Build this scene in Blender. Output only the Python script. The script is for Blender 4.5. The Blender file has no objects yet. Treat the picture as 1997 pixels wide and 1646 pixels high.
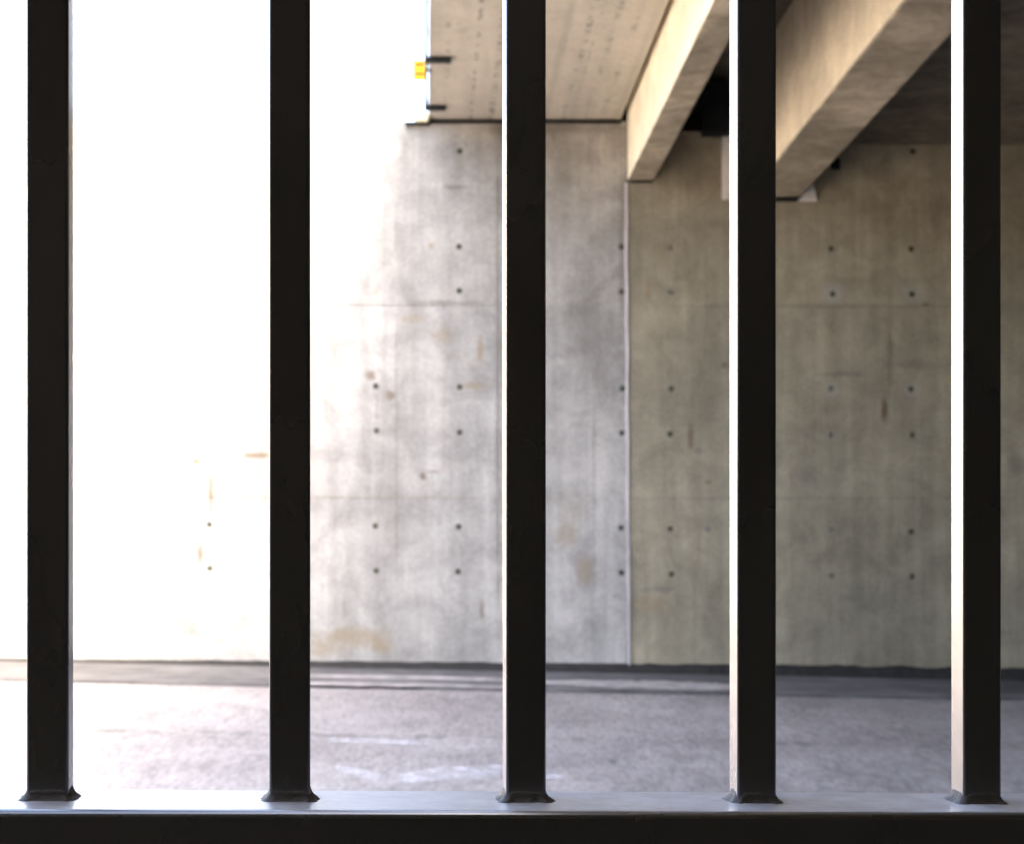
import bpy, bmesh, math, random
from mathutils import Vector, Matrix, noise as mnoise

random.seed(7)
SC = bpy.context.scene
COL = SC.collection

# ------------------------------------------------------------------ camera
F = 3700.0            # focal length in photo pixels (photo 1997 x 1646)
CX, CY = 998.5, 1030.0  # principal point (level camera, lens shifted upward)
EYE = 1.25            # eye height above the gutter at the far wall
YW = 16.5             # distance to the far wall
cam_d = bpy.data.cameras.new('camera')
cam = bpy.data.objects.new('camera', cam_d)
COL.objects.link(cam)
cam.location = (0, 0, EYE)
cam.rotation_euler = (math.radians(90), 0, 0)
cam_d.sensor_width = 36.0
cam_d.lens = 36.0 * F / 1997.0
cam_d.shift_y = (CY - 823.0) / 1997.0
cam_d.clip_start = 0.02
cam_d.clip_end = 3000
cam_d.dof.use_dof = True
cam_d.dof.focus_distance = 1.0
cam_d.dof.aperture_fstop = 26
SC.camera = cam

# ------------------------------------------------------------------ sky, sun, exposure
SUN_RAY = Vector((-0.87, 0.70, -1.0)).normalized()
to_sun = -SUN_RAY
elev = math.asin(to_sun.z)
azim = math.atan2(to_sun.x, to_sun.y)
world = bpy.data.worlds.new('World')
SC.world = world
world.use_nodes = True
wn = world.node_tree
bg = wn.nodes['Background']
sky = wn.nodes.new('ShaderNodeTexSky')
sky.sky_type = 'NISHITA'
sky.sun_disc = False
sky.sun_elevation = elev
sky.sun_rotation = azim
sky.air_density = 0.8
sky.dust_density = 10.0
sky.ozone_density = 0.6
wn.links.new(sky.outputs[0], bg.inputs[0])
bg.inputs[1].default_value = 0.15
sun_d = bpy.data.lights.new('sun', 'SUN')
sun_d.energy = 1.5
sun_d.angle = math.radians(54)
sun_d.color = (1.0, 0.95, 0.88)
sun = bpy.data.objects.new('sun', sun_d)
COL.objects.link(sun)
sun.rotation_euler = SUN_RAY.to_track_quat('-Z', 'Y').to_euler()
sun.location = (8, -10, 20)
SC.view_settings.view_transform = 'Standard'
SC.view_settings.look = 'None'
SC.view_settings.gamma = 1.0
SC.view_settings.use_curve_mapping = False
SC.view_settings.exposure = 4.28
try:
    SC.cycles.max_bounces = 12
    SC.cycles.diffuse_bounces = 8
    SC.cycles.sample_clamp_indirect = 8
except Exception:
    pass


# ------------------------------------------------------------------ helpers
def W(px, py, Y=YW):
    """point at depth Y seen at photo pixel (px, py)"""
    return Vector(((px - CX) / F * Y, Y, EYE + (CY - py) / F * Y))


APRON0, GRADE = EYE - 1.244, -0.0189     # gutter apron plane: z = APRON0 + GRADE * x


def apron_z(x):
    return APRON0 + GRADE * x


def G(px, py, lift=0.0):
    """pixel -> point on the graded road plane (lift above the apron plane)"""
    dx, dz = (px - CX) / F, (CY - py) / F
    t = (APRON0 + lift - EYE) / (dz - GRADE * dx)
    return Vector((dx * t, t, EYE + dz * t))


def obj(name, bm, mat=None, parent=None, smooth=False):
    me = bpy.data.meshes.new(name)
    bmesh.ops.recalc_face_normals(bm, faces=bm.faces[:])
    bm.to_mesh(me)
    bm.free()
    if mat:
        me.materials.append(mat)
    if smooth:
        for p in me.polygons:
            p.use_smooth = True
    o = bpy.data.objects.new(name, me)
    COL.objects.link(o)
    if parent:
        o.parent = parent
    return o


def tag(o, label=None, cat=None, group=None, kind=None):
    if label:
        o['label'] = label
    if cat:
        o['category'] = cat
    if group:
        o['group'] = group
    if kind:
        o['kind'] = kind
    return o


def thing(name, loc=(0, 0, 0)):
    o = bpy.data.objects.new(name, None)
    o.location = loc
    o.empty_display_size = 0.1
    COL.objects.link(o)
    return o


def add_box(bm, x0, x1, y0, y1, z0, z1):
    vs = [bm.verts.new((x, y, z)) for x in (x0, x1) for y in (y0, y1) for z in (z0, z1)]
    for f in ((0, 1, 3, 2), (4, 6, 7, 5), (0, 4, 5, 1), (2, 3, 7, 6), (0, 2, 6, 4), (1, 5, 7, 3)):
        bm.faces.new([vs[i] for i in f])
    return vs


def bevel(bm, w, seg=2):
    bmesh.ops.bevel(bm, geom=bm.edges[:], offset=w, segments=seg, profile=0.5, affect='EDGES')


def add_prism(bm, ring0, ring1):
    a = [bm.verts.new(p) for p in ring0]
    b = [bm.verts.new(p) for p in ring1]
    n = len(a)
    bm.faces.new(a)
    bm.faces.new(b[::-1])
    for i in range(n):
        bm.faces.new((a[i], a[(i + 1) % n], b[(i + 1) % n], b[i]))


# ------------------------------------------------------------------ materials
class NT:
    def __init__(s, name):
        s.m = bpy.data.materials.new(name)
        s.m.use_nodes = True
        s.t = s.m.node_tree
        s.b = s.t.nodes['Principled BSDF']
        s.geo = s.t.nodes.new('ShaderNodeNewGeometry')
        s.pos = s.geo.outputs['Position']

    def n(s, kind, **kw):
        x = s.t.nodes.new(kind)
        for k, v in kw.items():
            setattr(x, k, v)
        return x

    def l(s, a, b):
        s.t.links.new(a, b)

    def noise(s, scale, detail=4, rough=0.55, stretch=None, offset=(0, 0, 0), dist=0.0):
        mp = s.n('ShaderNodeMapping')
        mp.inputs['Location'].default_value = offset
        if stretch:
            mp.inputs['Scale'].default_value = stretch
        s.l(s.pos, mp.inputs['Vector'])
        x = s.n('ShaderNodeTexNoise')
        x.inputs['Scale'].default_value = scale
        x.inputs['Detail'].default_value = detail
        x.inputs['Roughness'].default_value = rough
        x.inputs['Distortion'].default_value = dist
        s.l(mp.outputs[0], x.inputs['Vector'])
        return x.outputs['Fac']

    def ramp(s, v, a, b, lo=0.0, hi=1.0, smooth=True):
        r = s.n('ShaderNodeMapRange')
        r.interpolation_type = 'SMOOTHSTEP' if smooth else 'LINEAR'
        r.inputs['From Min'].default_value = a
        r.inputs['From Max'].default_value = b
        r.inputs['To Min'].default_value = lo
        r.inputs['To Max'].default_value = hi
        s.l(v, r.inputs['Value'])
        return r.outputs[0]

    def math(s, op, a, b=None):
        m = s.n('ShaderNodeMath', operation=op)
        for i, v in enumerate((a, b)):
            if v is None:
                continue
            if isinstance(v, (int, float)):
                m.inputs[i].default_value = v
            else:
                s.l(v, m.inputs[i])
        return m.outputs[0]

    def mix(s, fac, a, b):
        m = s.n('ShaderNodeMix', data_type='RGBA')
        if isinstance(fac, (int, float)):
            m.inputs[0].default_value = fac
        else:
            s.l(fac, m.inputs[0])
        for i, v in ((6, a), (7, b)):
            if isinstance(v, tuple):
                m.inputs[i].default_value = (*v, 1)
            else:
                s.l(v, m.inputs[i])
        return m.outputs[2]

    def scale_col(s, col, v):
        m = s.n('ShaderNodeMix', data_type='RGBA', blend_type='MULTIPLY')
        m.inputs[0].default_value = 1.0
        if isinstance(col, tuple):
            m.inputs[6].default_value = (*col, 1)
        else:
            s.l(col, m.inputs[6])
        s.l(v, m.inputs[7])
        return m.outputs[2]

    def spot(s, c, r):
        """soft elliptical mask round world point c with radii r (in x and z)"""
        a = s.n('ShaderNodeVectorMath', operation='SUBTRACT')
        s.l(s.pos, a.inputs[0])
        a.inputs[1].default_value = c
        b = s.n('ShaderNodeVectorMath', operation='MULTIPLY')
        s.l(a.outputs[0], b.inputs[0])
        b.inputs[1].default_value = (1 / r[0], 0, 1 / r[1])
        d = s.n('ShaderNodeVectorMath', operation='LENGTH')
        s.l(b.outputs[0], d.inputs[0])
        return d.outputs['Value']

    def bump(s, h, strength, dist):
        b = s.n('ShaderNodeBump')
        b.inputs['Strength'].default_value = strength
        b.inputs['Distance'].default_value = dist
        s.l(h, b.inputs['Height'])
        s.l(b.outputs[0], s.b.inputs['Normal'])

    def done(s, col, rough=0.9, spec=0.2):
        if isinstance(col, tuple):
            s.b.inputs['Base Color'].default_value = (*col, 1)
        else:
            s.l(col, s.b.inputs['Base Color'])
        if isinstance(rough, (int, float)):
            s.b.inputs['Roughness'].default_value = rough
        else:
            s.l(rough, s.b.inputs['Roughness'])
        s.b.inputs['Specular IOR Level'].default_value = spec
        return s.m


OCHRE = (0.27, 0.205, 0.115)
RUST = (0.15, 0.105, 0.06)
GREY = (0.165, 0.148, 0.115)
PALE = (0.52, 0.50, 0.46)


def concrete(name, base=(0.40, 0.385, 0.355), var=0.22, seed=0.0, stains_shade=(), streak=0.17, extra=None,
             dirt=(0.20, 0.17, 0.12), bumpy=0.25):
    s = NT(name)
    o = (seed, seed * 1.7, seed * 0.6)
    big = s.noise(0.55, 5, 0.6, offset=o)
    mid = s.noise(3.2, 6, 0.65, offset=o, dist=0.6)
    fine = s.noise(38, 5, 0.7, offset=o)
    st = s.noise(2.6, 6, 0.7, stretch=(2.6, 2.6, 0.13), offset=o)
    pour = s.noise(1.5, 4, 0.6, stretch=(0.35, 0.35, 1.6), offset=o)
    col = s.mix(s.ramp(big, 0.3, 0.72), tuple(c * (1 - var) for c in base), tuple(min(1, c * (1 + var * 0.6)) for c in base))
    v = s.math('ADD', s.ramp(mid, 0.28, 0.72, 1 - var * 1.0, 1 + var * 0.55),
               s.ramp(fine, 0.25, 0.75, -0.14, 0.14))
    v = s.math('MULTIPLY', v, s.ramp(st, 0.3, 0.75, 1 - streak, 1 + streak * 0.7))
    v = s.math('MULTIPLY', v, s.ramp(pour, 0.3, 0.7, 0.93, 1.06))
    col = s.scale_col(col, v)
    blot = s.noise(1.3, 7, 0.7, offset=(seed + 11, 3, seed), dist=1.2)
    col = s.mix(s.ramp(blot, 0.56, 0.82, 0, 0.5), col, dirt)
    for (px, py, rx, ry, c, k) in stains_shade:
        d = s.spot(W(px, py), (rx / 224.0, ry / 224.0))
        d = s.math('ADD', d, s.ramp(mid, 0.2, 0.8, -0.45, 0.45, smooth=False))
        d = s.math('ADD', d, s.ramp(fine, 0.2, 0.8, -0.2, 0.2, smooth=False))
        col = s.mix(s.ramp(d, 1.15, 0.25, 0, k), col, c)
    if extra:
        col = extra(s, col)
    pits = s.noise(70, 3, 0.6, offset=o)
    h = s.math('ADD', s.math('MULTIPLY', mid, 0.6), s.math('MULTIPLY', s.ramp(pits, 0.28, 0.4), 0.5))
    s.bump(h, bumpy, 0.02)
    return s.done(col, 0.9, 0.25)


STAINS_LEFT = [
    (690, 1243, 95, 26, OCHRE, 0.55), (745, 1262, 30, 16, OCHRE, 0.6), (630, 1268, 60, 18, OCHRE, 0.45),
    (1105, 1045, 30, 34, OCHRE, 0.5), (1140, 1112, 20, 34, OCHRE, 0.5), (1120, 1000, 40, 50, OCHRE, 0.25),
    (936, 682, 8, 32, OCHRE, 0.75), (920, 752, 26, 7, OCHRE, 0.5), (860, 655, 26, 20, OCHRE, 0.35),
    (800, 622, 30, 8, OCHRE, 0.4),
    (825, 930, 8, 10, RUST, 0.85), (846, 920, 15, 5, RUST, 0.6),
    (411, 965, 7, 50, RUST, 0.75), (390, 1085, 7, 30, RUST, 0.75), (381, 900, 10, 8, RUST, 0.75),
    (497, 888, 32, 6, RUST, 0.8), (722, 733, 13, 13, RUST, 0.7), (762, 772, 10, 12, RUST, 0.7),
    (890, 364, 40, 7, GREY, 0.6), (895, 330, 14, 50, GREY, 0.35), (882, 590, 105, 5, GREY, 0.55),
    (940, 1190, 6, 26, RUST, 0.6), (972, 770, 9, 560, GREY, 0.45), (1080, 250, 150, 18, GREY, 0.6),
    (773, 900, 5, 400, GREY, 0.3), (735, 795, 5, 40, RUST, 0.4), (840, 478, 8, 8, OCHRE, 0.6),
    (1213, 500, 9, 260, GREY, 0.4), (1158, 980, 5, 380, GREY, 0.3), (700, 970, 280, 4, OCHRE, 0.16),
    (330, 1160, 120, 8, GREY, 0.3), (300, 1225, 120, 20, GREY, 0.25), (1150, 650, 70, 160, GREY, 0.3),
]
STAINS_SHADE_RIGHT = [
    (1270, 1176, 44, 20, OCHRE, 0.5), (1725, 802, 9, 30, RUST, 1.0), (1736, 700, 7, 70, RUST, 0.4),
    (1640, 730, 60, 8, GREY, 0.55), (1780, 712, 70, 12, GREY, 0.4), (1265, 570, 8, 26, OCHRE, 0.7),
    (1290, 500, 22, 40, OCHRE, 0.3), (1347, 852, 7, 34, RUST, 0.75), (1362, 880, 16, 10, GREY, 0.5),
    (1414, 712, 7, 8, RUST, 0.8), (1623, 571, 26, 26, PALE, 0.3), (1779, 571, 24, 24, PALE, 0.22),
    (1623, 760, 18, 18, PALE, 0.22), (1779, 760, 22, 20, PALE, 0.2), (1805, 594, 12, 6, RUST, 0.7),
    (1600, 597, 400, 5, GREY, 0.4), (1500, 972, 600, 4, GREY, 0.35), (1565, 930, 30, 26, GREY, 0.4),
    (1690, 1170, 60, 40, GREY, 0.4), (1310, 940, 14, 10, OCHRE, 0.5), (1236, 1180, 7, 160, GREY, 0.4),
    (1350, 300, 70, 60, GREY, 0.5), (1380, 940, 12, 8, RUST, 0.6), (1980, 900, 20, 40, GREY, 0.5),  # wide grey patch at the wall head paints in the shade between the beams
    (1363, 1070, 5, 60, OCHRE, 0.5), (1280, 1150, 40, 7, GREY, 0.45),
]
WALLC = (0.42, 0.392, 0.343)
M_WALL_L = concrete('wall_concrete_west', WALLC, stains_shade=STAINS_LEFT, seed=2.0)
M_WALL_R = concrete('wall_concrete_east', (0.365, 0.318, 0.215), stains_shade=STAINS_SHADE_RIGHT, seed=5.0)
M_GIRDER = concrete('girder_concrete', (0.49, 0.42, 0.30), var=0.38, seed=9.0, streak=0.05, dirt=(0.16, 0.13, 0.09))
M_BEAM_LIT = concrete('beam_concrete_lit', (0.88, 0.80, 0.60), var=0.12, seed=12.0, streak=0.03)  # bright tone carries the light bounced onto the beam's left face
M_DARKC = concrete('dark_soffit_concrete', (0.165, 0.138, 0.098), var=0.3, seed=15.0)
M_NEAR = concrete('near_wall_concrete', (0.052, 0.043, 0.030), var=0.3, seed=21.0)
M_APRON = concrete('apron_concrete', (0.125, 0.115, 0.108), var=0.35, seed=26.0, dirt=(0.09, 0.08, 0.07))


def soffit_marks(s, col):
    """rows of smudged stamp marks running along the planks"""
    dot = s.n('ShaderNodeVectorMath', operation='DOT_PRODUCT')
    s.l(s.pos, dot.inputs[0])
    dot.inputs[1].default_value = (1.0, 0.0455, 0.0)
    u = s.math('SUBTRACT', dot.outputs['Value'], 0.0455 * YW)
    sm = s.noise(9.0, 4, 0.7, stretch=(0.6, 1.0, 1.0), offset=(4, 1, 0))
    ch = s.noise(26.0, 3, 0.6, offset=(1, 7, 0))
    dash = s.math('MULTIPLY', s.ramp(sm, 0.47, 0.58), s.ramp(ch, 0.4, 0.55))
    tot = None
    for px, w, k in ((868, .03, .5), (918, .022, .9), (957, .035, .9), (1098, .03, .8), (1112, .02, .5),
                     (1140, .03, .7), (1172, .03, .6)):
        uc = (px - CX) / F * YW
        d = s.math('ABSOLUTE', s.math('SUBTRACT', u, uc))
        m = s.ramp(d, w, w * 0.4, 0, k)
        tot = m if tot is None else s.math('MAXIMUM', tot, m)
    f = s.math('MULTIPLY', tot, dash)
    col = s.mix(f, col, (0.13, 0.125, 0.12))
    bd = s.noise(9.0, 3, 0.6, stretch=(1.0, 0.02, 1.0), offset=(0.4, 2, 0))
    col = s.scale_col(col, s.ramp(bd, 0.3, 0.7, 0.93, 1.05))
    # faint board joints
    for px in (1062, 1200):
        uc = (px - CX) / F * YW
        d = s.math('ABSOLUTE', s.math('SUBTRACT', u, uc))
        col = s.mix(s.ramp(d, 0.05, 0.0, 0, 0.25), col, (0.2, 0.17, 0.13))
    return col


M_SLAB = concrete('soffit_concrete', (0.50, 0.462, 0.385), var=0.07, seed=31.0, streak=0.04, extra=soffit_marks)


def road_mat():
    s = NT('road_asphalt')
    big = s.noise(0.7, 5, 0.65, stretch=(1.0, 0.6, 1))
    mid = s.noise(4.0, 6, 0.72, stretch=(1.0, 0.3, 1), dist=0.5)
    grit = s.noise(42, 4, 0.75, stretch=(1, 0.16, 1))
    gr2 = s.noise(15, 4, 0.7, stretch=(1, 0.2, 1))
    col = s.mix(s.ramp(big, 0.3, 0.7), (0.185, 0.162, 0.148), (0.265, 0.238, 0.218))
    v = s.math('ADD', s.ramp(mid, 0.3, 0.72, 0.88, 1.08), s.ramp(grit, 0.28, 0.72, -0.32, 0.32))
    v = s.math('ADD', v, s.ramp(gr2, 0.28, 0.72, -0.12, 0.12))
    col = s.scale_col(col, v)
    # worn seams along the lane
    seam = s.noise(5.0, 5, 0.7, stretch=(0.12, 3.2, 1), offset=(3, 2, 0))
    col = s.mix(s.ramp(seam, 0.64, 0.76, 0, 0.4), col, (0.08, 0.08, 0.075))
    # broken tar line across the lane and an oil spot
    sp = s.n('ShaderNodeSeparateXYZ')
    s.l(s.pos, sp.inputs[0])
    g0 = G(900, 1431)
    dy = s.math('ABSOLUTE', s.math('SUBTRACT', sp.outputs[1], g0.y))
    dash = s.noise(5.5, 5, 0.75, stretch=(1, 0.5, 1), offset=(2.3, 0, 0))
    tar = s.math('MULTIPLY', s.ramp(dy, 0.16, 0.03), s.ramp(dash, 0.46, 0.62, 0, 0.75))
    col = s.mix(tar, col, (0.075, 0.072, 0.062))
    for px, py, rx, ry, k in ((1195, 1477, 0.028, 0.12, 0.75), (1120, 1432, 0.02, 0.1, 0.4), (820, 1430, 0.05, 0.12, 0.5),
                              (1640, 1500, 0.2, 0.3, 0.3), (1330, 1470, 0.16, 0.3, 0.25), (690, 1432, 0.09, 0.1, 0.45)):
        g = G(px, py)
        a = s.n('ShaderNodeVectorMath', operation='SUBTRACT')
        s.l(s.pos, a.inputs[0])
        a.inputs[1].default_value = g
        b = s.n('ShaderNodeVectorMath', operation='MULTIPLY')
        s.l(a.outputs[0], b.inputs[0])
        b.inputs[1].default_value = (1 / rx, 1 / ry, 0)
        d = s.n('ShaderNodeVectorMath', operation='LENGTH')
        s.l(b.outputs[0], d.inputs[0])
        dd = s.math('ADD', d.outputs['Value'], s.ramp(gr2, 0.2, 0.8, -0.3, 0.3))
        col = s.mix(s.ramp(dd, 1.2, 0.3, 0, k), col, (0.06, 0.058, 0.05))
    s.bump(s.math('ADD', grit, gr2), 0.3, 0.012)
    return s.done(col, 0.8, 0.35)


M_ROAD = road_mat()


def simple(name, col, rough=0.8, spec=0.2, var=0.25, scale=12, metal=0.0):
    s = NT(name)
    n1 = s.noise(scale, 5, 0.65)
    n2 = s.noise(scale * 7, 3, 0.6)
    v = s.math('ADD', s.ramp(n1, 0.3, 0.7, 1 - var, 1 + var), s.ramp(n2, 0.3, 0.7, -var * 0.3, var * 0.3))
    c = s.scale_col(col, v)
    s.bump(s.math('ADD', n1, n2), 0.2, 0.004)
    s.b.inputs['Metallic'].default_value = metal
    return s.done(c, rough, spec)


M_MASTIC = simple('bitumen', (0.030, 0.027, 0.023), 0.85)
M_SAND = simple('sediment', (0.29, 0.262, 0.24), 0.95, var=0.3, scale=6)
M_SEAL = simple('joint_sealant', (0.47, 0.42, 0.39), 0.6, var=0.12, scale=5)
M_FOAM = simple('white_filler', (0.80, 0.77, 0.70), 0.8, var=0.08)
M_BLACK = simple('black_rubber', (0.012, 0.012, 0.012), 0.8)
M_CLIP = simple('dark_steel', (0.02, 0.022, 0.02), 0.6)
M_YELLOW = simple('yellow_plate', (0.75, 0.46, 0.02), 0.5, var=0.08)
M_RED = simple('red_mark', (0.12, 0.02, 0.01), 0.6, var=0.1)
M_PALEY = simple('pale_cap', (0.72, 0.66, 0.42), 0.7, var=0.1)
M_PLUG = simple('grout_plug', (0.085, 0.088, 0.06), 0.9, var=0.3, scale=30)
M_PLUG_GLARE = simple('grout_plug_washed_out', (0.36, 0.33, 0.27), 0.9, var=0.1, scale=30)  # close to wall colour, so the holes look washed out by glare
M_PLUG2 = simple('grout_plug_pale', (0.20, 0.19, 0.15), 0.9, var=0.3, scale=30)
M_GRASS = simple('dry_grass', (0.11, 0.12, 0.05), 0.95, var=0.4, scale=1.5)


def bar_paint():
    s = NT('bar_paint')
    n1 = s.noise(9, 4, 0.6, stretch=(1, 1, 0.5))
    n2 = s.noise(160, 3, 0.6)
    chip = s.noise(30, 4, 0.7, offset=(2, 5, 1))
    c = s.mix(s.ramp(n1, 0.3, 0.7), (0.019, 0.014, 0.007), (0.027, 0.020, 0.011))
    c = s.mix(s.ramp(chip, 0.62, 0.80, 0, 0.5), c, (0.015, 0.011, 0.009))
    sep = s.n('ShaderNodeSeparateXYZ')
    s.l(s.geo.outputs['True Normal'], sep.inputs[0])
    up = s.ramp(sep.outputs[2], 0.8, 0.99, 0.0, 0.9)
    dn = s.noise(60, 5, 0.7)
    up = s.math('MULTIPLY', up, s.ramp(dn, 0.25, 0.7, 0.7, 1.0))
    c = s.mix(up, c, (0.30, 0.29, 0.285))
    s.bump(s.math('ADD', s.math('MULTIPLY', n1, 2.0), n2), 0.12, 0.0008)
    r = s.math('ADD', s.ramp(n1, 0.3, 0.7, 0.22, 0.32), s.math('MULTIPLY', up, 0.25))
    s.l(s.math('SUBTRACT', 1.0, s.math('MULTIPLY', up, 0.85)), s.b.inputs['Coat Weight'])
    s.b.inputs['Coat Roughness'].default_value = 0.18
    return s.done(c, r, 0.6)


M_BAR = bar_paint()
M_WELD = simple('weld_paint', (0.020, 0.015, 0.009), 0.55, 0.25, var=0.2, scale=90)


def paint_mark():
    s = NT('worn_road_paint')
    n1 = s.noise(7, 6, 0.75)
    n2 = s.noise(45, 4, 0.7)
    f = s.ramp(s.math('ADD', s.math('MULTIPLY', n1, 0.7), s.math('MULTIPLY', n2, 0.3)), 0.40, 0.62, 0, 0.6)
    s.done((0.62, 0.60, 0.60), 0.7, 0.3)
    s.l(f, s.b.inputs['Alpha'])
    return s.m


M_PAINT = paint_mark()

# ------------------------------------------------------------------ setting: ground, road, gutter apron
KERB_PX = 1348.0


def strip(bm, x0, x1, y0f, y1f, zoff, n):
    """graded sheet between y0f(x) and y1f(x)"""
    prev = None
    for i in range(n + 1):
        x = x0 + (x1 - x0) * i / n
        a = bm.verts.new((x, y0f(x), apron_z(x) + zoff))
        b = bm.verts.new((x, y1f(x), apron_z(x) + zoff))
        if prev:
            bm.faces.new((prev[0], a, b, prev[1]))
        prev = (a, b)


YK = G(1250, KERB_PX).y          # kerb line of the apron
bm = bmesh.new()
add_box(bm, -900, 900, -900, 900, -3.6, -3.5)
tag(obj('ground', bm, M_GRASS), kind='structure')
bm = bmesh.new()
strip(bm, -130, 70, lambda x: 1.3, lambda x: YK + 0.05, -0.024, 1)
tag(obj('road', bm, M_ROAD), kind='structure')
# raised concrete apron between the road and the wall
bm = bmesh.new()
xs = [-130 + 10 * i for i in range(10)] + [-30 + i * 0.25 for i in range(241)] + [40, 70]
prev = None
for x in xs:
    e = 0.012 * mnoise.noise((x * 3.1, 0, 0)) + 0.02 * mnoise.noise((x * 0.7, 4, 0))
    z = apron_z(x)
    col = [bm.verts.new((x, YK + e, z - 0.06)), bm.verts.new((x, YK + e, z - 0.008)), bm.verts.new((x, YK + e + 0.012, z)),
           bm.verts.new((x, YW + 0.02, z + 0.004))]
    if prev:
        for k in range(3):
            bm.faces.new((prev[k], col[k], col[k + 1], prev[k + 1]))
    prev = col
tag(obj('pavement', bm, M_APRON), kind='structure')


def ribbon(pts, name, mat, lift, height, zfun=apron_z, seed=0.0, jag=0.35):
    """low domed drift following pixel points (px, py, half width in px of y)"""
    bm = bmesh.new()
    rows = []
    P = []
    for (a, b) in zip(pts[:-1], pts[1:]):
        for i in range(14):
            t = i / 14
            P.append([a[k] + (b[k] - a[k]) * t for k in range(3)])
    P.append(list(pts[-1]))
    for i, (px, py, hw) in enumerate(P):
        n1 = 1 + jag * mnoise.noise((px * 0.03 + seed, 1.3, 0)) + jag * mnoise.noise((px * 0.11, seed, 2))
        n2 = 1 + jag * mnoise.noise((px * 0.03 + seed, 7.3, 5)) + jag * mnoise.noise((px * 0.11, seed + 4, 9))
        row = []
        for k, t in enumerate((-1, -0.6, 0, 0.6, 1)):
            g = G(px, py - t * hw * (n2 if t > 0 else n1), lift)
            g.z += height * (1 - t * t) + (0 if abs(t) < 1 else -0.002)
            row.append(bm.verts.new(g))
        rows.append(row)
    for r0, r1 in zip(rows[:-1], rows[1:]):
        for k in range(4):
            bm.faces.new((r0[k], r1[k], r1[k + 1], r0[k + 1]))
    return obj(name, bm, mat, smooth=True)


tag(ribbon([(1040, 1331, 2), (1130, 1332, 6), (1250, 1335, 8), (1360, 1338, 7), (1430, 1340, 5), (1470, 1341, 1)], 'sand_drift', M_SAND, 0.004, 0.012, seed=1),
    'pale sand drift in the gutter right of the third bar', 'sand', kind='stuff')
tag(ribbon([(560, 1318, 1.0), (700, 1320, 3), (860, 1322, 3.2), (1000, 1327, 2.5), (1060, 1329, 1)], 'sand_drift', M_SAND, 0.004, 0.008, seed=4),
    'thin pale silt line along the wall foot between second and third bar', 'sand', kind='stuff')
tag(ribbon([(560, 1333, 1.0), (640, 1333, 3), (800, 1336, 3.0), (950, 1339, 2.0), (1010, 1341, 0.8)], 'sand_drift', M_SAND, 0.004, 0.006, seed=8),
    'thin pale silt line near the kerb between second and third bar', 'sand', kind='stuff')

# dark bituminous fillet at the wall foot
bm = bmesh.new()
prev = None
n = 420
for i in range(n + 1):
    x = -12 + 34 * i / n
    px = CX + x / YW * F
    h = 0.030 + 0.072 * min(1, max(0, (px - 100) / 1500))
    h *= 1 + 0.16 * mnoise.noise((x * 4.0, 2, 1)) + 0.12 * mnoise.noise((x * 13.0, 5, 1))
    z = apron_z(x)
    d = 0.03 + 0.012 * mnoise.noise((x * 5.0, 9, 3))
    c = [bm.verts.new((x, YW - d - 0.05, z + 0.002)), bm.verts.new((x, YW - d, z + h * 0.5)), bm.verts.new((x, YW - 0.008, z + h)),
         bm.verts.new((x, YW + 0.03, z + h))]
    if prev:
        for k in range(3):
            bm.faces.new((prev[k], c[k], c[k + 1], prev[k + 1]))
    prev = c
tag(obj('base_flashing', bm, M_MASTIC, smooth=True), 'dark bitumen strip sealing the foot of the far concrete wall', 'flashing')

# ------------------------------------------------------------------ far abutment wall: two cast sections
SEAM_X = (1224 - CX) / F * YW
ZTOP_L = W(1000, 236).z
cols_l = [-400, -237, -75, 87, 248, 410, 571, 734, 895, 1052, 1213]
cols_r = [1308, 1466, 1623, 1779, 1936, 2095, 2250]


def row_y(k, px):
    base = (293, 480, 568, 754, 842, 1028, 1115)[k]
    return base + (px - 895) * (0.004 + 0.006 * (base - 480) / 635.0)


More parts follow.
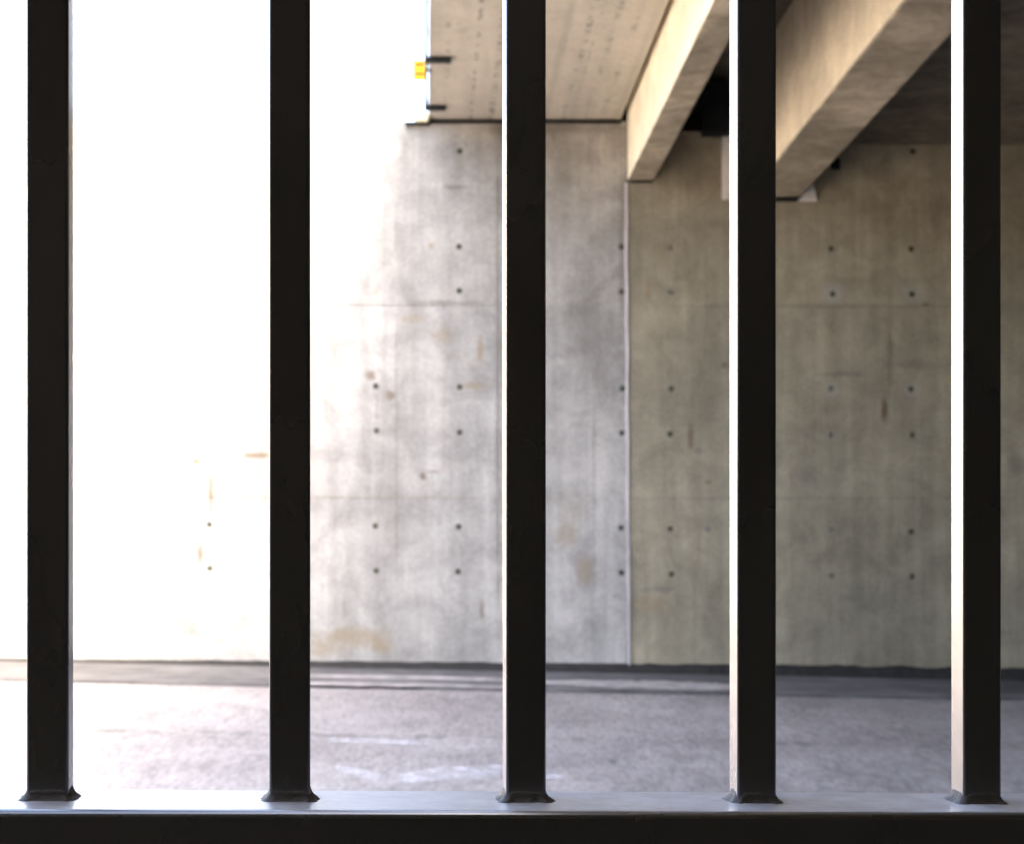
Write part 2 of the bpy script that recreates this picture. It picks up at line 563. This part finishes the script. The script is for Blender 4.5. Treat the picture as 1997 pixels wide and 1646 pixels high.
def wall_section(name, x0, x1, ztop, cols, mat, vseams, hseams, skip):
    bm = bmesh.new()
    add_box(bm, x0, x1, YW, YW + 1.6, -1.2, ztop)
    w = obj(name, bm, mat)
    cut = bmesh.new()
    holes = []
    for px in cols:
        for k in range(7):
            if (px, k) in skip:
                continue
            p = W(px + random.uniform(-2, 2), row_y(k, px) + random.uniform(-1.5, 1.5))
            holes.append((p, px, k))
            ring = lambda y, r: [(p.x + r * math.cos(a), y, p.z + r * math.sin(a)) for a in [2 * math.pi * j / 12 for j in range(12)]]
            add_prism(cut, ring(YW - 0.05, 0.031), ring(YW + 0.04, 0.024))
    cut_o = obj('cutter', cut)
    md = w.modifiers.new('holes', 'BOOLEAN')
    md.operation = 'DIFFERENCE'
    md.solver = 'EXACT'
    md.object = cut_o
    # shallow formwork grooves
    gr = bmesh.new()
    for (px, y0, y1, wd, dp) in vseams:
        a, b = W(px, y0), W(px, y1)
        add_box(gr, a.x - wd / 2, a.x + wd / 2, YW - 0.03, YW + dp, b.z, a.z)
    gr_o = obj('cutter', gr)
    m2 = w.modifiers.new('vgrooves', 'BOOLEAN')
    m2.operation = 'DIFFERENCE'
    m2.solver = 'EXACT'
    m2.object = gr_o
    gh = bmesh.new()
    for (xa, xb, py, wd, dp) in hseams:
        a, b = W(xa, py), W(xb, py + (xb - xa) * 0.006)
        add_prism(gh, [(a.x, YW - 0.03, a.z - wd / 2), (a.x, YW + dp, a.z - wd / 2), (a.x, YW + dp, a.z + wd / 2), (a.x, YW - 0.03, a.z + wd / 2)],
                  [(b.x, YW - 0.03, b.z - wd / 2), (b.x, YW + dp, b.z - wd / 2), (b.x, YW + dp, b.z + wd / 2), (b.x, YW - 0.03, b.z + wd / 2)])
    gh_o = obj('cutter', gh)
    m3 = w.modifiers.new('hgrooves', 'BOOLEAN')
    m3.operation = 'DIFFERENCE'
    m3.solver = 'EXACT'
    m3.object = gh_o
    dg = bpy.context.evaluated_depsgraph_get()
    me = bpy.data.meshes.new_from_object(w.evaluated_get(dg))
    w.modifiers.clear()
    w.data = me
    for o in (cut_o, gr_o, gh_o):
        bpy.data.objects.remove(o, do_unlink=True)
    # recessed grout plugs in the tie holes
    pb = bmesh.new()
    a = [pb.verts.new((0.0295 * math.cos(t), 0.0, 0.0295 * math.sin(t))) for t in [2 * math.pi * j / 12 for j in range(12)]]
    c = [pb.verts.new((0.014 * math.cos(t), -0.003, 0.014 * math.sin(t))) for t in [2 * math.pi * j / 12 for j in range(12)]]
    d = [pb.verts.new((0.0295 * math.cos(t), 0.012, 0.0295 * math.sin(t))) for t in [2 * math.pi * j / 12 for j in range(12)]]
    pb.faces.new(c)
    for j in range(12):
        q = (j + 1) % 12
        pb.faces.new((a[j], a[q], c[q], c[j]))
        pb.faces.new((d[j], d[q], a[q], a[j]))
    me = None
    me_p = None
    me_f = None
    for (p, px, k) in holes:
        pale = (px == 1623 and k >= 3) or (px in (1308,) and k in (0, 1, 2))
        if me is None:
            o = obj('tie_hole_plug', pb, M_PLUG)
            me = o.data
            me_p = me.copy()
            me_p.materials.clear()
            me_p.materials.append(M_PLUG2)
            if pale:
                o.data = me_p
        else:
            o = bpy.data.objects.new('tie_hole_plug', me_p if pale else me)
            COL.objects.link(o)
        if (px < 700 and k < 5) or (px < 400) or (px == 734 and k < 3):  # holes in the overexposed zone take the washed-out pale plug
            if me_f is None:
                me_f = me.copy()
                me_f.materials.clear()
                me_f.materials.append(M_PLUG_GLARE)
            o.data = me_f
        o.location = (p.x, YW + random.uniform(0.010, 0.02), p.z)
        if o.data is me_f:
            o.location.y = YW + 0.004
        o.rotation_euler = (0, random.uniform(0, 6), 0)
        o.parent = w
    return w


skip_l = {(1213, 0), (-400, 0)}
wl = wall_section('abutment_wall', -130, SEAM_X - 0.012, ZTOP_L, cols_l, M_WALL_L,
                  [(972, 236, 1330, 0.010, 0.006), (773, 300, 1310, 0.008, 0.003), (1158, 236, 1330, 0.007, 0.003)],
                  [(-300, 969, 589, 0.012, 0.006), (976, 1154, 592, 0.008, 0.004), (-300, 969, 966, 0.008, 0.004), (976, 1154, 969, 0.008, 0.004)],
                  skip_l)
tag(wl, 'bright concrete abutment wall section left of the pale vertical joint', 'wall')
skip_r = {(1466, 0), (1308, 0)}
ZTOP_R = W(1400, 256).z
wr = wall_section('abutment_wall', SEAM_X + 0.012, 70, ZTOP_R, cols_r, M_WALL_R,
                  [(1352, 300, 1330, 0.006, 0.003), (1545, 390, 1330, 0.006, 0.003), (1734, 300, 1330, 0.006, 0.003)],
                  [(1240, 1530, 596, 0.010, 0.004), (1560, 2300, 597, 0.010, 0.005), (1560, 2300, 971, 0.008, 0.004)],
                  skip_r)
tag(wr, 'shaded tan concrete abutment wall section right of the pale vertical joint', 'wall')
# one stray hole plug seen low on the right section
bm = bmesh.new()
ring = [(0.026 * math.cos(t), 0.026 * math.sin(t)) for t in [2 * math.pi * j / 12 for j in range(12)]]
add_prism(bm, [(x, -0.004, z) for x, z in ring], [(x * 1.05, 0.03, z * 1.05) for x, z in ring])
o = obj('tie_hole_plug', bm, M_PLUG2, wr)
o.location = W(1380, 1031)

# pale sealant bead in the joint
bm = bmesh.new()
prev = None
for i in range(111):
    py = 356 + (1309 - 356) * i / 110
    c = W(1222.5 + 4.5 * i / 110 + 1.6 * mnoise.noise((i * 0.09, 0, 0)) + 0.5 * mnoise.noise((i * 0.5, 3, 0)), py)
    hw = 0.020 * (1 + 0.16 * mnoise.noise((i * 0.12, 7, 0)) + 0.1 * mnoise.noise((i * 0.6, 1, 0)))
    r = [bm.verts.new((c.x + t * hw, YW - 0.014 * (1 - t * t) + (0.02 if abs(t) == 1 else -0.002), c.z)) for t in (-1, -0.8, -0.4, 0, 0.4, 0.8, 1)]
    if prev:
        for k in range(6):
            bm.faces.new((prev[k], prev[k + 1], r[k + 1], r[k]))
    prev = r
tag(obj('joint_sealant', bm, M_SEAL, smooth=True), 'pale sealant bead running down the vertical joint in the wall', 'sealant')

# ------------------------------------------------------------------ bridge deck over the camera
DIR = Vector((-(830 - CX) / F, -1.0, (1175 - CY) / F))   # from the far wall towards the viewer
LEN = 24.5


def along(p, t):
    return Vector(p) + DIR * t


def deck_prism(pts, name, mat, parent, t0=-1.2, t1=LEN, bev=0.0, segs=1):
    """cross-section given in photo pixels at the far wall, carried along the span"""
    bm = bmesh.new()
    ring = [W(px, py) for px, py in pts]
    add_prism(bm, [along(p, t0) for p in ring], [along(p, t1) for p in ring])
    if bev:
        es = [e for e in bm.edges if abs((e.verts[0].co - e.verts[1].co).y) > 5]
        bmesh.ops.bevel(bm, geom=es, offset=bev, segments=2, profile=0.5, affect='EDGES')
    return obj(name, bm, mat, parent)


deck = thing('bridge_deck', (0, YW, W(1000, 232).z))
bpy.context.view_layer.update()


def dpart(o):
    o.parent = deck
    o.matrix_parent_inverse = deck.matrix_world.inverted()
    return o


dpart(deck_prism([(836, 231), (1212, 231), (1212, 60), (836, 60)], 'edge_slab', M_SLAB, None, bev=0.01))
M_GIRDER_LIT = concrete('girder_face_lit', (0.70, 0.61, 0.44), var=0.15, seed=41.0, streak=0.05)  # paler copy for the left face, bounced light put into its colour
beam = dpart(deck_prism([(1223, 352), (1275, 352), (1290, 150), (1290, 90), (1223, 90)], 'edge_beam', M_BEAM_LIT, None, t0=0.012, bev=0.012))
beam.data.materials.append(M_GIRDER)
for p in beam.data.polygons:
    if p.normal.x > -0.5:  # only the left face keeps the lit tone
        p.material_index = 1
gird = dpart(deck_prism([(1456, 385), (1562, 385), (1562, 90), (1456, 90)], 'girder', M_GIRDER_LIT, None, t0=0.012, bev=0.022))
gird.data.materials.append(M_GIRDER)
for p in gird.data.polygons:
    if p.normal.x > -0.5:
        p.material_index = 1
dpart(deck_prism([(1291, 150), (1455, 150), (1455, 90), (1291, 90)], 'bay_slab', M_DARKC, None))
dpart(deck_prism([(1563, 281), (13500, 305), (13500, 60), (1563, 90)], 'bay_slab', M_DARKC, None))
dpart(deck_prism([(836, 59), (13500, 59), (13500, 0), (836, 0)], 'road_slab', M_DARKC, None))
dpart(deck_prism([(1212.6, 150), (1222.4, 150), (1222.4, 92), (1212.6, 92)], 'joint_filler_strip', M_BLACK, None))
dpart(deck_prism([(1212.6, 234), (1222.4, 234), (1222.4, 205.5), (1212.6, 205.5)], 'joint_filler_strip', M_BLACK, None, t0=-1.2, t1=-0.02))
tag(deck, 'concrete bridge deck with beams spanning overhead to the far wall', 'bridge')

bm = bmesh.new()
add_box(bm, SEAM_X - 0.0115, SEAM_X + 0.0115, YW + 0.03, YW + 0.3, -0.5, ZTOP_L + 0.1)
tag(obj('joint_backer', bm, M_BLACK), 'black backing strip in the open joint above the pale sealant', 'joint')
# closing back wall behind the void between beam and girder
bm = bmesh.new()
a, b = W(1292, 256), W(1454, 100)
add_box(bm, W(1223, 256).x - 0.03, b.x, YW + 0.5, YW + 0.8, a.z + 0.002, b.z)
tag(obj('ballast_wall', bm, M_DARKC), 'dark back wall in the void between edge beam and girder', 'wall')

# black box standing for the dark void on the wall head
bm = bmesh.new()
a, b = W(1372, 257, YW - 0.2), W(1450, 205, YW - 0.2)
add_box(bm, a.x, b.x, YW - 0.2, YW + 0.3, a.z, b.z)
a2, b2 = W(1360, 225, YW - 0.18), W(1452, 160, YW - 0.18)
add_box(bm, a2.x, b2.x, YW - 0.18, YW + 0.28, b.z + 0.002, b2.z)
tag(obj('void_box', bm, M_BLACK), 'black stepped box standing for the dark void on the wall head beside the wide girder', 'box')

# white filler at the girder end
bm = bmesh.new()
a, b = W(1409, 388, YW - 0.03), W(1455, 265, YW - 0.03)
add_box(bm, a.x, b.x - 0.004, YW - 0.03, YW - 0.002, a.z, b.z)
bevel(bm, 0.004, 1)
tag(obj('joint_filler', bm, M_FOAM), 'upright pale filler slab on the wall left of the wide girder', 'filler')
bm = bmesh.new()
tri = [(1558, 391), (1593, 391), (1590, 372), (1584, 354), (1578, 358)]
add_prism(bm, [W(px, py, YW - 0.035) for px, py in tri], [W(px, py, YW - 0.035) + Vector((0, 0.03, 0)) for px, py in tri])
tag(obj('joint_filler', bm, M_FOAM), 'small white triangular filler scrap under the right corner of the girder', 'filler')
bm = bmesh.new()
a, b = W(1460, 391, YW - 0.05), W(1556, 386, YW - 0.05)
add_box(bm, a.x, b.x, YW - 0.05, YW - 0.003, a.z, b.z)
tag(obj('bearing_pad', bm, M_BLACK), 'thin black bearing pad under the end of the wide girder', 'pad')
bm = bmesh.new()
a, b = W(1230, 355, YW - 0.03), W(1274, 352.6, YW - 0.03)
add_box(bm, a.x, b.x, YW - 0.03, YW - 0.004, a.z, b.z)
tag(obj('bearing_pad', bm, M_BLACK), 'thin black bearing pad under the narrow edge beam', 'pad')
# small black bracket right of the girder
bm = bmesh.new()
a, b = W(1622, 328, YW - 0.06), W(1638, 310, YW - 0.06)
add_box(bm, a.x, b.x, YW - 0.06, YW - 0.002, a.z, b.z)
add_box(bm, a.x + 0.01, b.x - 0.01, YW - 0.045, YW - 0.002, b.z + 0.001, b.z + 0.06)
tag(obj('bracket', bm, M_BLACK), 'small black bracket on the wall just right of the girder', 'bracket')
# dark strip standing in for the shade gap under the soffit, along the wall top
bm = bmesh.new()
a, b = W(838, 240, YW - 0.012), W(1212, 233.5, YW - 0.012)
add_box(bm, a.x, b.x, YW - 0.012, YW - 0.002, a.z, b.z)
tag(obj('shade_gap_strip', bm, M_MASTIC), 'dark strip for the shade gap under the pale soffit left of the edge beam', 'joint')

# ------------------------------------------------------------------ things at the deck edge


def edge_point(px, py, dx=0.0, dz=0.0):
    """point on the line of the deck's lower left edge seen near height py"""
    p0 = W(836, 231)
    best = min((abs((CY - F * ((p0 + DIR * t).z + dz - EYE) / (p0 + DIR * t).y) - py), t) for t in [i * 0.01 for i in range(900)])
    p = p0 + DIR * best[1]
    return Vector((p.x + dx, p.y, p.z + dz)), best[1]


con = thing('conduit', W(836, 231))
bpy.context.view_layer.update()


def cpart(o):
    o.parent = con
    o.matrix_parent_inverse = con.matrix_world.inverted()
    return o


bm = bmesh.new()
prev = None
for i in range(90):
    p = along(W(834, 233), 0.3 + i * 0.1)
    p += Vector((-0.012 + 0.010 * mnoise.noise((i * 0.25, 0, 0)), 0, 0.01 + 0.008 * mnoise.noise((i * 0.3, 5, 0))))
    r = [bm.verts.new((p.x + 0.011 * math.cos(t), p.y, p.z + 0.011 * math.sin(t))) for t in [2 * math.pi * j / 8 for j in range(8)]]
    if prev:
        for j in range(8):
            bm.faces.new((prev[j], prev[(j + 1) % 8], r[(j + 1) % 8], r[j]))
    prev = r
cpart(obj('cable', bm, simple('green_cable', (0.02, 0.05, 0.03), 0.5), smooth=True))
for py, ln in ((112, 0.17), (206, 0.145)):
    e, _ = edge_point(834, py)
    bm = bmesh.new()
    add_box(bm, e.x - 0.02, e.x + ln, e.y - 0.045, e.y + 0.045, e.z - 0.035, e.z - 0.004)
    add_box(bm, e.x - 0.035, e.x - 0.022, e.y - 0.045, e.y + 0.045, e.z - 0.035, e.z + 0.10)
    cpart(obj('clamp', bm, M_CLIP))
tag(con, 'thin dark cable with two black clamps along the left deck edge', 'cable')

e, _ = edge_point(834, 135)
sg = thing('marker_plate', e)
bpy.context.view_layer.update()
bm = bmesh.new()
sx = e.y / F
x0, x1 = (805 - CX) * sx, (829 - CX) * sx
z0, z1 = EYE + (CY - 155) * sx, EYE + (CY - 116) * sx
add_box(bm, x0, x1, e.y, e.y + 0.03, z0, z1)
bevel(bm, 0.004, 1)
pl = obj('plate', bm, M_YELLOW)
marks = []
for yy in (125, 143):
    bm = bmesh.new()
    zc = EYE + (CY - yy) * sx
    add_box(bm, x0 + 0.018, x1 - 0.012, e.y - 0.003, e.y - 0.0005, zc - 0.008, zc + 0.008)
    marks.append(obj('red_mark', bm, M_RED))
bm = bmesh.new()
add_box(bm, x1 + 0.0005, x1 + 0.05, e.y + 0.008, e.y + 0.022, (z0 + z1) / 2 - 0.01, (z0 + z1) / 2 + 0.01)
hk = obj('hanger', bm, M_CLIP)
for o in [pl, hk] + marks:
    o.parent = sg
    o.matrix_parent_inverse = sg.matrix_world.inverted()
tag(sg, 'small yellow plate with two dark red marks hanging at the deck edge', 'sign')

bm = bmesh.new()
a, b = W(808, 236, YW - 0.1), W(836, 216, YW - 0.1)
add_box(bm, a.x, b.x, YW - 0.1, YW + 0.25, a.z, b.z)
bevel(bm, 0.02, 2)
tag(obj('end_cap', bm, M_PALEY), 'pale yellow cap block at the corner of deck edge and wall', 'cap')
bm = bmesh.new()
a, b = W(790, 241, YW - 0.06), W(838, 237, YW - 0.06)
add_box(bm, a.x, b.x, YW - 0.06, YW + 0.1, a.z, b.z)
tag(obj('ledge_plate', bm, M_CLIP), 'thin dark metal plate on the wall head under the pale cap', 'plate')

# ------------------------------------------------------------------ near side: walkway plinth and unseen wall behind the viewer
bm = bmesh.new()
add_box(bm, -130, 60, -1.4, 1.25, -2.5, EYE - 0.36)
tag(obj('walkway', bm, M_NEAR), kind='structure')
bm = bmesh.new()
add_box(bm, -130, 60, -9, -1.401, -2.5, 5.0)  # unseen wall set behind the viewer to keep light off the bar fronts
tag(obj('abutment_wall', bm, M_NEAR), 'unseen dark concrete abutment wall added behind the viewer to block light on the bars', 'wall')
for nm, y0, y1 in (('embankment', 18.2, 400), ('embankment', -400, -9.02)):
    bm = bmesh.new()
    add_box(bm, -400, 400, y0, y1, -3.4, 4.3)
    tag(obj(nm, bm, M_GRASS), kind='structure')

# ------------------------------------------------------------------ worn paint on the road
ROADLIFT = -0.024 + 0.004
pm = [
    ('worn white diagonal paint stroke on the road by the second bar', [(650, 1495), (690, 1497), (735, 1508), (772, 1522), (745, 1527), (700, 1514), (665, 1506)]),
    ('faint broad worn paint patch on the road left of the third bar', [(770, 1512), (860, 1497), (985, 1492), (985, 1517), (900, 1522), (790, 1529)]),
    ('short white paint stroke on the road just right of the third bar', [(1030, 1506), (1075, 1508), (1112, 1516), (1085, 1522), (1040, 1520)]),
    ('faint pale paint streak across the lane between second and third bar', [(630, 1441), (720, 1441), (830, 1447), (835, 1454), (730, 1450), (640, 1448)]),
]
for lab, poly in pm:
    bm = bmesh.new()
    bm.faces.new([bm.verts.new(G(px, py, ROADLIFT)) for px, py in poly])
    tag(obj('road_marking', bm, M_PAINT), lab, 'road marking', 'worn paint on the road')

# ------------------------------------------------------------------ railing in the foreground
TH = math.atan(F / 37943.0)
PITCH, BAR = 0.12, 0.0206
Z0 = PITCH * math.sin(TH) / 0.01233
P0 = Vector(((51 - CX) / F * Z0, Z0, EYE))
U = Vector((math.cos(TH), math.sin(TH), 0))
Nn = Vector((-math.sin(TH), math.cos(TH), 0))
rail_z0 = EYE - 532.0 / F * Z0
SLOPE = -0.0175


def rail_top(u):
    return rail_z0 + SLOPE * u


fence = thing('railing', (P0.x, P0.y, rail_z0 - 0.06))
bpy.context.view_layer.update()
FI = fence.matrix_world.inverted()


def to_world(u, v, z):
    return P0 * 1.0 + U * u + Nn * v + Vector((0, 0, z - EYE))


def fpart(o, parent=None):
    o.parent = parent or fence
    if parent is None:
        o.matrix_parent_inverse = FI
    return o


K0, K1 = -3, 8
u0, u1 = (K0 - 0.7) * PITCH, (K1 + 0.7) * PITCH
# lower rail: hollow-section look with rounded edges
RD0, RD1, RH = -0.031, 0.044, 0.055


def make_rail(name, zlift):
    bm = bmesh.new()
    ring = lambda u: [to_world(u, v, rail_top(u) + z + zlift) for v, z in ((RD0, 0), (RD1, 0), (RD1, -RH), (RD0, -RH))]
    add_prism(bm, ring(u0), ring(u1))
    es = [e for e in bm.edges if (e.verts[0].co - e.verts[1].co).length > 0.5]
    bmesh.ops.bevel(bm, geom=es, offset=0.004, segments=4, profile=0.5, affect='EDGES')
    o = obj(name, bm, M_BAR)
    for p in o.data.polygons:
        p.use_smooth = True
    md = o.modifiers.new('wn', 'WEIGHTED_NORMAL')
    md.keep_sharp = True
    return fpart(o)


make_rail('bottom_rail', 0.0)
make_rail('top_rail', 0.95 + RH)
for i, uu in ((0, u0 + 0.01), (1, u1 - 0.05)):
    bm = bmesh.new()
    ring = lambda z: [to_world(uu + du, v, z) for du, v in ((0, -0.02), (0.04, -0.02), (0.04, 0.03), (0, 0.03))]
    add_prism(bm, ring(EYE - 0.36), ring(rail_top(uu) - RH - 0.001))
    fpart(obj('post_foot', bm, M_BAR))
for k in range(K0, K1 + 1):
    uu = k * PITCH
    tw = math.radians(random.uniform(-0.6, 0.6)) if 0 <= k <= 4 else 0
    bm = bmesh.new()
    c = uu + BAR / 2

    def sq(z, g=0.0, jit=0.0):
        out = []
        for a, b in ((-1, -1), (1, -1), (1, 1), (-1, 1)):
            r = BAR / 2 + g
            x, y = a * r, b * r
            x, y = x * math.cos(tw) - y * math.sin(tw), x * math.sin(tw) + y * math.cos(tw)
            out.append(to_world(c + x, BAR / 2 + y, z))
        return out
    add_prism(bm, sq(rail_top(c) - 0.003), sq(rail_top(c) + 0.95 + 0.002))
    es = [e for e in bm.edges if (e.verts[0].co - e.verts[1].co).length > 0.5]
    bmesh.ops.bevel(bm, geom=es, offset=0.0016, segments=3, profile=0.5, affect='EDGES')
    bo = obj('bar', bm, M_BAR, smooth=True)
    md = bo.modifiers.new('wn', 'WEIGHTED_NORMAL')
    fpart(bo)
    # weld bead round the foot: concave flare with an uneven toe
    bm = bmesh.new()
    N = 72
    prof = ((-0.0004, 0.0050), (0.0006, 0.0034), (0.0018, 0.0018), (0.0034, 0.0008), (0.0054, 0.0001), (0.0058, -0.0012))
    rows = []
    for j in range(N):
        t = 2 * math.pi * j / N
        cx, cy = math.cos(t), math.sin(t)
        m = max(abs(cx), abs(cy))
        sxq, syq = cx / m, cy / m
        rr = (abs(cx) ** 6 + abs(cy) ** 6) ** (-1 / 6)
        wob = 1 + 0.40 * mnoise.noise((cx * 2.2 + k * 9.3, cy * 2.2, 1)) + 0.3 * mnoise.noise((cx * 6 + k * 5, cy * 6, 4))
        row = []
        for (z, g) in prof:
            rad = (BAR / 2) * rr + g * wob * (1.0 if abs(cx) > 0.55 else 0.45)
            x, y = cx * rad, cy * rad
            row.append(bm.verts.new(to_world(c + x, BAR / 2 + y, rail_top(c + x) + z * (0.85 + 0.3 * wob - 0.15))))
        rows.append(row)
    for j in range(N):
        a, b = rows[j], rows[(j + 1) % N]
        for q in range(len(prof) - 1):
            bm.faces.new((a[q], b[q], b[q + 1], a[q + 1]))
    wo = obj('weld_bead', bm, M_WELD, smooth=True)
    wo.parent = bo
    wo.matrix_parent_inverse = Matrix.Identity(4)
    bpy.context.view_layer.update()
    wo.matrix_parent_inverse = bo.matrix_world.inverted()
tag(fence, 'dark painted metal railing of square upright bars in the foreground', 'railing')
